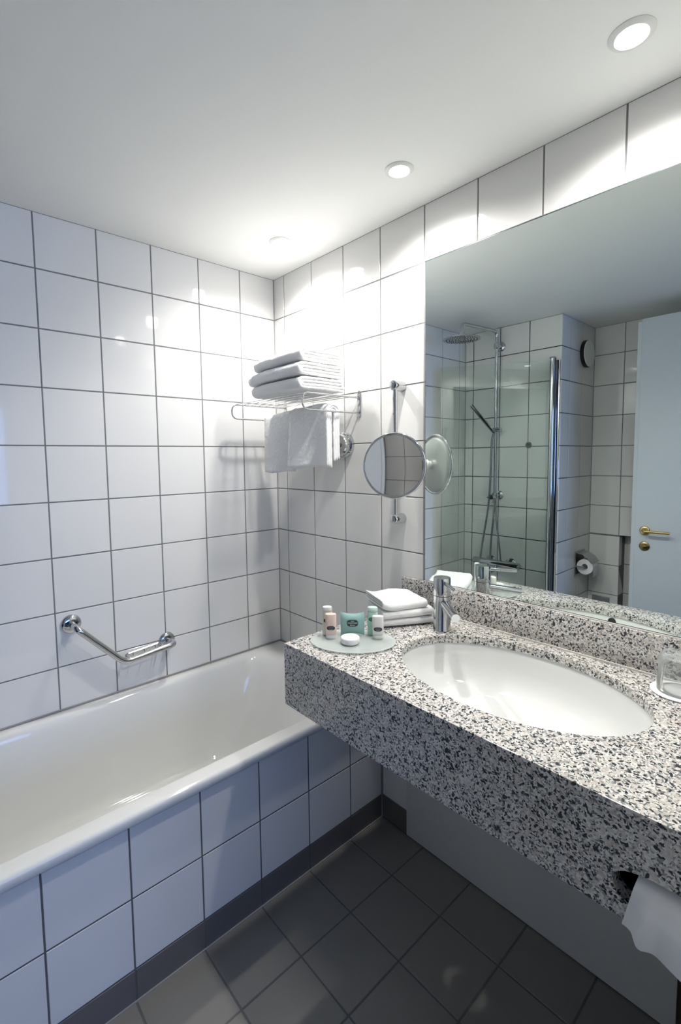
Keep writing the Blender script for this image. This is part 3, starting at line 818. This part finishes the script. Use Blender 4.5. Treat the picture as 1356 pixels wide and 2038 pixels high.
for i in (0, nu):
    for j in range(nv):
        a = [grid[(i, b, 0) if b in (0, nv) else (i, b, s)] for b, s in ((j, 1), (j+1, 1), (j+1, -1), (j, -1))]
        u_ = []
        for q in a:
            if q not in u_: u_.append(q)
        if len(u_) > 2: bm.faces.new(u_)
pbx = obj('carton', bm, M['pack'], pk, angle=30)
bc = pp + fd*(PD + .0007) + Vector((0, 0, .041))
bm = B(); pts = []
for q in (0, .0006):
    r = [bm.verts.new(bc + fd*(q-.0002) + sdv*(.0165*math.copysign(abs(math.cos(t))**.55, math.cos(t))) + Vector((0,0,.0102*math.copysign(abs(math.sin(t))**.8, math.sin(t))))) for t in [2*math.pi*k/36 for k in range(36)]]
    pts.append(r)
for k in range(36): bm.faces.new((pts[0][k], pts[0][(k+1) % 36], pts[1][(k+1) % 36], pts[1][k]))
bm.faces.new(pts[1]); bm.faces.new(pts[0])
bd = obj('badge', bm, M['badge'], pbx)
xr = -sdv if False else Vector((fd.y*-1, fd.x, 0))
XR = Vector((0,0,1)).cross(fd)
lettering('badge_lettering', 'COURTYARD', .0048, bc + fd*.0006 + Vector((0,0,.0004)), XR, (0,0,1), M['ink'], bd, .00004, .98)
lettering('badge_lettering', 'Marriott', .0040, bc + fd*.0006 + Vector((0,0,-.0058)), XR, (0,0,1), M['ink'], bd, .00004)
bm = B()
for k in range(3):
    c0 = bc + fd*.0006 + XR*(.0033*(k-1)) + Vector((0,0,.0058)); v = [bm.verts.new(c0 + XR*(.0014*math.cos(t)) + Vector((0,0,.0014*math.sin(t)))) for t in [math.pi*j/8 for j in range(9)]]; bm.faces.new(v)
obj('badge_emblem', bm, M['ink'], bd, smooth=False)
# soap
sp = Vector((-.4235, -.9395, ZD + .0003))
so = thing('wrapped_soap', 'small round white pleat-wrapped soap at the front of the glass dish', 'soap', tuple(sp))
bm = B(); n = 96; prof = [(0, 0, 0), (.020, 0, 0), (.0255, .0015, .3), (.0272, .005, 1), (.0272, .0145, 1), (.0262, .0175, .7), (.0235, .0192, .4), (.013, .0196, .1), (0, .0196, 0)]
rings = []
for r, z, pl in prof:
    if r == 0: rings.append([bm.verts.new(sp + Vector((0, 0, z)))])
    else: rings.append([bm.verts.new(sp + Vector(((r + .0005*pl*(k % 2))*math.cos(2*math.pi*k/n), (r + .0005*pl*(k % 2))*math.sin(2*math.pi*k/n), z))) for k in range(n)])
for A_, B_ in zip(rings, rings[1:]):
    for k in range(n):
        k2 = (k+1) % n
        if len(A_) == 1: bm.faces.new((A_[0], B_[k], B_[k2]))
        elif len(B_) == 1: bm.faces.new((A_[k], A_[k2], B_[0]))
        else: bm.faces.new((A_[k], A_[k2], B_[k2], B_[k]))
obj('pleated_wrapper', bm, M['soap'], so)
obj('seal_sticker', lathe([(.0135, .0197), (.0130, .0201), (0, .0202)], tuple(sp), seg=32), M['white_plastic'], so)
obj('dish_mark', box((0,0,0),(.001,.001,.001)), M['steel'], so) if False else None
# dish badge in front of the soap
db = bpy.data.objects['soap_dish']
q0 = Vector((-.452, -.968, CT + .0062)); fdd = face_dir(q0); xd = Vector((0,0,1)).cross(fdd)

# ------------------------------------------------------------------ face cloths
fa = Vector((.902, -.432, 0)); fb = Vector((.432, .902, 0))   # along the fold, and away from the camera
fc0 = Vector((-.186, -.960, 0))
cg = 'folded white face cloths beside the faucet'
cll = ['folded white face cloth at the bottom of the counter stack', 'folded white face cloth in the middle of the counter stack', 'folded white face cloth topmost on the counter stack with a raised corner']
ch = (0.0235, 0.0255, 0.028)
z = CT + .0028
for i in range(3):
    def bend(a, b, c, i=i):
        if i < 2: return (0, 0.0, 0)
        lf = max(0, (-c-.03)/.045); rf = max(0, a-.075)/.07
        return (0, .012*lf*lf + .016*rf*rf*max(0, 1 - abs(c-.005)/.075)**.7 - .003, 0)
    wd = (.182, .176, .160)[i]; l = (.150, .148, .140)[i]
    tt = .0072 if i < 2 else .0082
    rr = (.0036, .0112)
    o_ = fc0 + Vector((0,0,z + ch[i]*.5)) + fa*(.0, .002, -.008)[i] - fb*((.0, .001, -.003)[i])
    towel('face_cloth', o_, tuple(Matrix.Rotation(.05*(i-1), 3, 'Z') @ fb), (0,0,1), tuple(Matrix.Rotation(.05*(i-1), 3, 'Z') @ fa), wd, l, l-.004, (ch[i]*.117, ch[i]*.370), ch[i]*.235, 80+i*7, .0016, .0011, bend, 40,
          label=cll[i], cat='face cloth', group=cg)
    z += ch[i] + .0010

# ------------------------------------------------------------------ tumbler on its coaster
gx, gy = -.0800, -1.645
obj('coaster', lathe([(0, .0006), (.051, .0006), (.0535, .002), (.0535, .0036), (.051, .0050), (0, .0050)], (gx, gy, CT), seg=48), M['paper'], None, label='round white paper coaster under the drinking glass at the counter edge', cat='coaster')
tg = thing('drinking_glass', 'clear ribbed glass tumbler upside down on a white coaster', 'glass', (gx, gy, CT + .0052))
bm = B(); n = 96; z0 = CT + .0054
prof = [(.0405, 0, 0), (.0415, .002, 0), (.0402, .030, 0), (.0392, .040, 1), (.0365, .076, 1), (.0350, .082, .2), (.0325, .0855, 0), (0, .0865, 0), (0, .0775, 0), (.0310, .076, 0), (.0345, .070, 0), (.0380, .030, 0), (.0388, .0015, 0)]
rings = []
for r, zz, rb in prof:
    if r == 0: rings.append([bm.verts.new((gx, gy, z0+zz))])
    else: rings.append([bm.verts.new((gx + (r + .0009*rb*math.cos(k*math.pi/2))*math.cos(2*math.pi*k/n), gy + (r + .0009*rb*math.cos(k*math.pi/2))*math.sin(2*math.pi*k/n), z0+zz)) for k in range(n)])
rings.append(rings[0])
for A_, B_ in zip(rings, rings[1:]):
    for k in range(n):
        k2 = (k+1) % n
        if len(A_) == 1 and len(B_) == 1: break
        if len(A_) == 1: bm.faces.new((A_[0], B_[k], B_[k2]))
        elif len(B_) == 1: bm.faces.new((A_[k], A_[k2], B_[0]))
        else: bm.faces.new((A_[k], A_[k2], B_[k2], B_[k]))
obj('tumbler', bm, M['tumbler_glass'], tg)

# ------------------------------------------------------------------ tissue dispenser in the counter apron
td = thing('tissue_dispenser', 'built-in tissue dispenser with dark slot in the granite apron, tissue hanging out', 'tissue dispenser', (CF + .05, TYc, .735))
bm = box((CF + .0305, TYc - .10, .735), (CF + .13, TYc + .10, .82), .002, 1)
ib = box((CF + .0, TYc - .085, .7385), (CF + .126, TYc + .085, .8165))
bm = bool_cut(bm, ib)
obj('housing', bm, M['black'], td, smooth=False)
# hanging tissue: a crumpled, pleated sheet falling out of the slot over the apron's lower edge
def tissue():
    # a pleated paper tail: rows run down from the slot, columns run along the apron
    cols = [(-1.683, .000), (-1.697, .004), (-1.712, .020), (-1.730, .010), (-1.755, .016), (-1.778, .022), (-1.800, .006)]
    bm = B(); V = []
    cc = spline([(0, y, dx_) for y, dx_ in cols], 5)
    nv = 22
    for i, c in enumerate(cc):
        u = i/(len(cc)-1); row = []
        for j in range(nv+1):
            v = j/nv; fl = min(1, v*2.2)
            y = c.y*v + (1-v)*(-1.700 - .074*u)
            depth = (.003 + c.z*(.3 + .9*v))*fl + .010*math.sin(v*math.pi*.8)*math.sin(u*math.pi)
            x = CF + .020 - (.0235)*min(1, v*5) - depth
            z = .803 - .085*v + (.004*math.sin(u*math.pi*2))*v
            row.append(Vector((x, y, z)))
        V.append(row)
    a = [[bm.verts.new(p) for p in r] for r in V]; b = [[bm.verts.new(p + Vector((.0008, 0, 0))) for p in r] for r in V]
    for i in range(len(V)-1):
        for j in range(nv):
            bm.faces.new((a[i][j], a[i+1][j], a[i+1][j+1], a[i][j+1])); bm.faces.new((b[i][j], b[i][j+1], b[i+1][j+1], b[i+1][j]))
    return bm
obj('tissue', tissue(), M['paper'], td, angle=35)

# ------------------------------------------------------------------ shower column
SY, SX = -0.268, -1.602
HXs, HYs, HZs = -1.262, -0.224, 2.152
sh = thing('shower_column', 'chrome shower column with round overhead shower on the end wall', 'shower', (XL, SY, 0.70))
arm = fillet([(SX, SY, 1.195), (SX, SY, 2.250), (HXs, HYs, 2.252), (HXs, HYs, 2.195)], .045, 12)
obj('riser_pipe', tube(arm, .0105, 18), M['chrome'], sh)
hd = obj('rain_head', lathe([(.012, .048), (.017, .046), (.017, .022), (.022, .018), (.06, .014), (.108, .008), (.113, .005), (.113, .001), (.110, 0), (0, 0)], (HXs, HYs, HZs), seg=64), M['chrome'], sh)
bm = B()
for rr, cnt in ((.02, 8), (.038, 14), (.056, 20), (.074, 28), (.092, 34)):
    for k in range(cnt):
        a = 2*math.pi*k/cnt; add_lathe(bm, [(.0032, 0.0), (.0022, -.0022), (0, -.0022)], (HXs + rr*math.cos(a), HYs + rr*math.sin(a), HZs - .0002), seg=6)
obj('nozzle', bm, M['rubber'], hd, kind='stuff')
for z, nm in ((2.157, 'upper_bracket'), (1.176, 'lower_bracket')):
    b_ = obj(nm, lathe([(.031, .0006), (.031, .010), (.026, .014), (.016, .016), (.016, .056)], (XL, SY, z), axis=(1,0,0), seg=32), M['chrome'], sh)
    obj('pipe_collar', lathe([(.0135, -.020), (.0185, -.015), (.0185, .015), (.0135, .020)], (SX, SY, z), seg=28), M['chrome'], b_)
dv = obj('diverter', tube([(SX + .004, SY + .002, 1.168), (SX + .046, SY + .002, 1.168)], .0155, 24), M['chrome'], sh)
obj('diverter_lever', tube([(SX + .046, SY + .002, 1.168), (SX + .072, SY + .018, 1.168)], .004, 10), M['chrome'], dv)
obj('diverter_collar', lathe([(.014, -.03), (.016, -.027), (.016, 0), (.011, .004)], (SX, SY, 1.158), seg=24), M['chrome'], sh)
sl = obj('slider', tube([(SX, SY - .036, 1.613), (SX, SY + .030, 1.613)], .0155, 24), M['chrome'], sh)
h0, h1 = Vector((SX + .034, SY + .006, 1.606)), Vector((SX + .160, SY + .085, 1.770))
obj('hand_shower', tube([h0 - (h1-h0)*.08, h0, h0 + (h1-h0)*.12, h0 + (h1-h0)*.14, h1], [.009, .0105, .0105, .0125, .0125], 20), M['chrome'], sh)
obj('hand_shower_holder', tube([(SX, SY + .004, 1.610), tuple(h0)], .012, 16), M['chrome'], sh)
MZ = .722; MXx = -1.598
mx = obj('thermostatic_mixer', lathe([(.0, -.165), (.022, -.163), (.0235, -.158), (.0235, -.108), (.0215, -.106), (.0215, .106), (.0235, .108), (.0235, .158), (.022, .163), (0, .165)], (MXx, -.284, MZ), axis=(0, 1, 0), seg=32), M['chrome'], sh)
for y in (-.2155, -.3600):
    obj('wall_union', lathe([(.036, .0006), (.036, .008), (.030, .014), (.016, .016), (.016, .050)], (XL, y, MZ), axis=(1,0,0), seg=32), M['chrome'], sh)
obj('bath_spout', tube(fillet([(MXx, -.284, MZ-.015), (MXx+.015, -.284, MZ-.045), (MXx+.10, -.284, MZ-.055)], .02, 6), .012, 16), M['chrome'], sh)
obj('hose', tube(spline([tuple(h0 - (h1-h0)*.07), (SX+.028, SY+.012, 1.52), (SX+.025, SY+.020, 1.30), (SX+.022, SY+.035, 1.10), (SX+.016, SY+.070, .90), (MXx+.004, SY+.098, MZ+.020)], 12), .0068, 10), M['hose'], sh)
obj('hose', tube(spline([(SX+.002, SY, 1.130), (SX+.006, SY+.006, 1.02), (SX+.008, SY+.018, .88), (MXx, SY+.026, MZ+.020)], 10), .0066, 10), M['hose'], sh)
obj('hose', tube(spline([(SX, SY-.006, 1.140), (SX+.002, SY-.016, 1.0), (SX+.002, SY-.036, .86), (MXx, SY-.050, MZ+.020)], 10), .0062, 10), M['hose'], sh)

# ------------------------------------------------------------------ glass bath screen
bs = thing('bath_screen', 'clear glass bath screen with chrome hinge post swung in over the tub', 'shower screen', (-1.64, -.628, TZ))
H0, H1 = Vector((-1.633, -.618, 0)), Vector((-1.285, -.058, 0))
dd = (H1-H0).normalized(); nn = Vector((-dd.y, dd.x, 0)); z0, z1 = TZ + .012, 2.012
bm = B()
c = [H0 + dd*.012 + nn*.003, H1 + nn*.003, H1 - nn*.003, H0 + dd*.012 - nn*.003]
lo = [bm.verts.new(p + Vector((0,0,z0))) for p in c]; hi = [bm.verts.new(p + Vector((0,0,z1))) for p in c]
for k in range(4): bm.faces.new((lo[k], lo[(k+1) % 4], hi[(k+1) % 4], hi[k]))
bm.faces.new(lo); bm.faces.new(hi)
obj('glass_pane', bm, M['screen_glass'], bs, smooth=False)
hp_ = obj('hinge_post', lathe([(.0155, 0), (.0155, z1 + .012 - TZ - .002)], (H0.x, H0.y, TZ + .002), seg=28), M['chrome'], bs)
obj('post_cap', lathe([(.0185, 0), (.0185, .006), (.016, .009), (0, .009)], (H0.x, H0.y, z1 + .0121), seg=28), M['chrome'], bs)
obj('wall_profile', box((XL + .0006, -.655, TZ + .002), (XL + .007, -.6285, z1 + .004), .002, 1), M['chrome'], bs)
obj('seal_strip', box((H0.x - .003, H0.y - .019, TZ + .004), (H0.x + .002, H0.y - .0158, z1 + .01)), M['rubber'], bs, smooth=False)

# ------------------------------------------------------------------ pier wall: vent, paper holder; far wall: flush plate
vt = thing('exhaust_vent', 'round white ventilation disc with black gap high on the tiled pier wall', 'vent', (-2.015, YP, 2.09))
obj('black_collar', lathe([(.086, .0008), (.086, .020), (.0, .020)], (-2.012, YP, 2.092), axis=(0,-1,0), seg=48), M['black'], vt)
obj('cover_disc', lathe([(0, .0205), (.078, .0205), (.0835, .024), (.081, .029), (.05, .034), (0, .036)], (-2.012, YP, 2.092), axis=(0,-1,0), seg=48), M['white_plastic'], vt)
ph = thing('toilet_paper_holder', 'steel framed recessed toilet paper holder in the tiled pier wall', 'toilet paper holder', (-2.005, YP, .64))
x0, x1, z0, z1 = -2.090, -1.925, .635, .808
bm = box((x0, YP - .004, z0), (x1, YP - .0006, z1), .0006, 1)
bm = bool_cut(bm, box((x0 + .013, YP - .02, z0 + .013), (x1 - .013, YP + .01, z1 - .013)))
obj('frame', bm, M['steel'], ph, smooth=False)
obj('recess_lining', box((x0 + .0131, YP - .0012, z0 + .0131), (x1 - .0131, YP - .0005, z1 - .0131)), M['black'], ph, smooth=False)
bm = B(); pr = spline([(YP - .008, z1 - .014), (YP - .045, z1 - .022), (YP - .085, z1 - .050), (YP - .098, z1 - .075)], 6)
pr = [(YP - .006, z1 - .014), (YP - .040, z1 - .018), (YP - .075, z1 - .040), (YP - .100, z1 - .072)]
ra = [bm.verts.new((x0 + .016, a, b)) for a, b in pr]; rb = [bm.verts.new((x1 - .016, a, b)) for a, b in pr]
rc = [bm.verts.new((x0 + .016, a, b + .0016)) for a, b in pr]; rd = [bm.verts.new((x1 - .016, a, b + .0016)) for a, b in pr]
for k in range(3):
    bm.faces.new((ra[k], ra[k+1], rb[k+1], rb[k])); bm.faces.new((rc[k], rd[k], rd[k+1], rc[k+1])); bm.faces.new((ra[k], rc[k], rc[k+1], ra[k+1])); bm.faces.new((rb[k], rb[k+1], rd[k+1], rd[k]))
bm.faces.new((ra[0], rb[0], rd[0], rc[0])); bm.faces.new((ra[3], rc[3], rd[3], rb[3]))
obj('cover_flap', bm, M['steel'], ph)
obj('spindle', tube([(x1 - .006, YP - .054, .708), (x0 + .02, YP - .054, .708)], .006, 12), M['chrome'], ph)
obj('spindle_bracket', tube([(x1 - .008, YP - .003, .708), (x1 - .008, YP - .058, .708)], .005, 12), M['chrome'], ph)
tr = thing('toilet_paper_roll', 'white toilet paper roll hanging in the steel wall holder', 'toilet paper', (-2.01, YP - .054, .65))
obj('roll', lathe([(.019, -.048), (.050, -.048), (.050, .048), (.019, .048), (.019, -.048)], (-2.004, YP - .054, .708), axis=(1,0,0), seg=48, close=False), M['paper'], tr)
bm = B(); q = [(-.050, .0), (-.0515, -.02), (-.053, -.045), (-.050, -.062)]
a = [bm.verts.new((-2.052, YP - .054 + y_, .708 + z_)) for y_, z_ in q]; b = [bm.verts.new((-1.956, YP - .054 + y_, .708 + z_)) for y_, z_ in q]
c = [bm.verts.new((-2.052, YP - .0532 + y_, .708 + z_)) for y_, z_ in q]; d = [bm.verts.new((-1.956, YP - .0532 + y_, .708 + z_)) for y_, z_ in q]
for k in range(3): bm.faces.new((a[k], b[k], b[k+1], a[k+1])); bm.faces.new((c[k], c[k+1], d[k+1], d[k]))
obj('loose_sheet', bm, M['paper'], tr)
fp = thing('flush_plate', 'grey rectangular toilet flush plate low on the far tiled wall', 'flush plate', (XF, -.745, .42))
obj('plate', box((XF + .0006, -.800, .405), (XF + .010, -.692, .478), .002, 2), M['steel'], fp)
obj('button', box((XF + .0102, -.785, .415), (XF + .0135, -.707, .470), .0012, 1), M['steel'], fp)

# ------------------------------------------------------------------ open door
DXf = -1.80
dr = thing('open_door', 'pale door leaf tinted with blue daylight standing open, seen in the wall mirror', 'door', (DXf - .02, -1.45, 0.008))
obj('leaf', box((DXf - .040, -1.905, .008), (DXf - .015, -1.012, 2.183), .001, 1), M['door'], dr, angle=30)
obj('rebate_face', box((DXf - .0148, -1.90, .008), (DXf, -1.036, 2.195), .003, 2), M['door'], dr, angle=30)
hx, hy, hz = DXf, -1.086, 1.006
rs = obj('handle_rosette', lathe([(.026, .0006), (.0265, .005), (.022, .009), (.013, .010), (.0105, .014)], (hx, hy, hz), axis=(1,0,0), seg=32), M['brass'], dr)
obj('lever_handle', tube(fillet([(hx + .010, hy, hz), (hx + .048, hy, hz), (hx + .050, hy - .03, hz + .001), (hx + .046, hy - .125, hz + .001)], .014, 8), [.0085]*18 + [.0075], 14) if False else tube(fillet([(hx + .010, hy, hz), (hx + .048, hy, hz), (hx + .047, hy - .128, hz + .001)], .016, 10), .0078, 16), M['brass'], rs)
lk = obj('lock_rosette', lathe([(.026, .0006), (.0265, .005), (.022, .009), (.0, .010)], (hx, hy + .000, .9165), axis=(1,0,0), seg=32), M['dark_brass'], dr)
obj('thumb_turn', box((hx + .0102, hy - .013, .9125), (hx + .019, hy + .013, .9205), .002, 2), M['dark_brass'], lk)
obj('latch_plate', box((DXf - .036, -1.0115, .985), (DXf - .019, -1.0095, 1.075)), M['steel'], dr, smooth=False)
for nm, a_, b_ in (('left_jamb', (DX0 - .003, YF - .1, 0), (DX0 + .0, YF + .012, DZ)),):
    pass
bm = box((DX0 - .07, YF, 0), (DX0 - .004, YF + .014, DZ + .06)); add_box(bm, (DX1 + .004, YF, 0), (DX1 + .06, YF + .014, DZ + .06)); add_box(bm, (DX0 - .004, YF, DZ + .004), (DX1 + .004, YF + .014, DZ + .06))
obj('door_1', bm, M['door'], smooth=False, kind='structure')
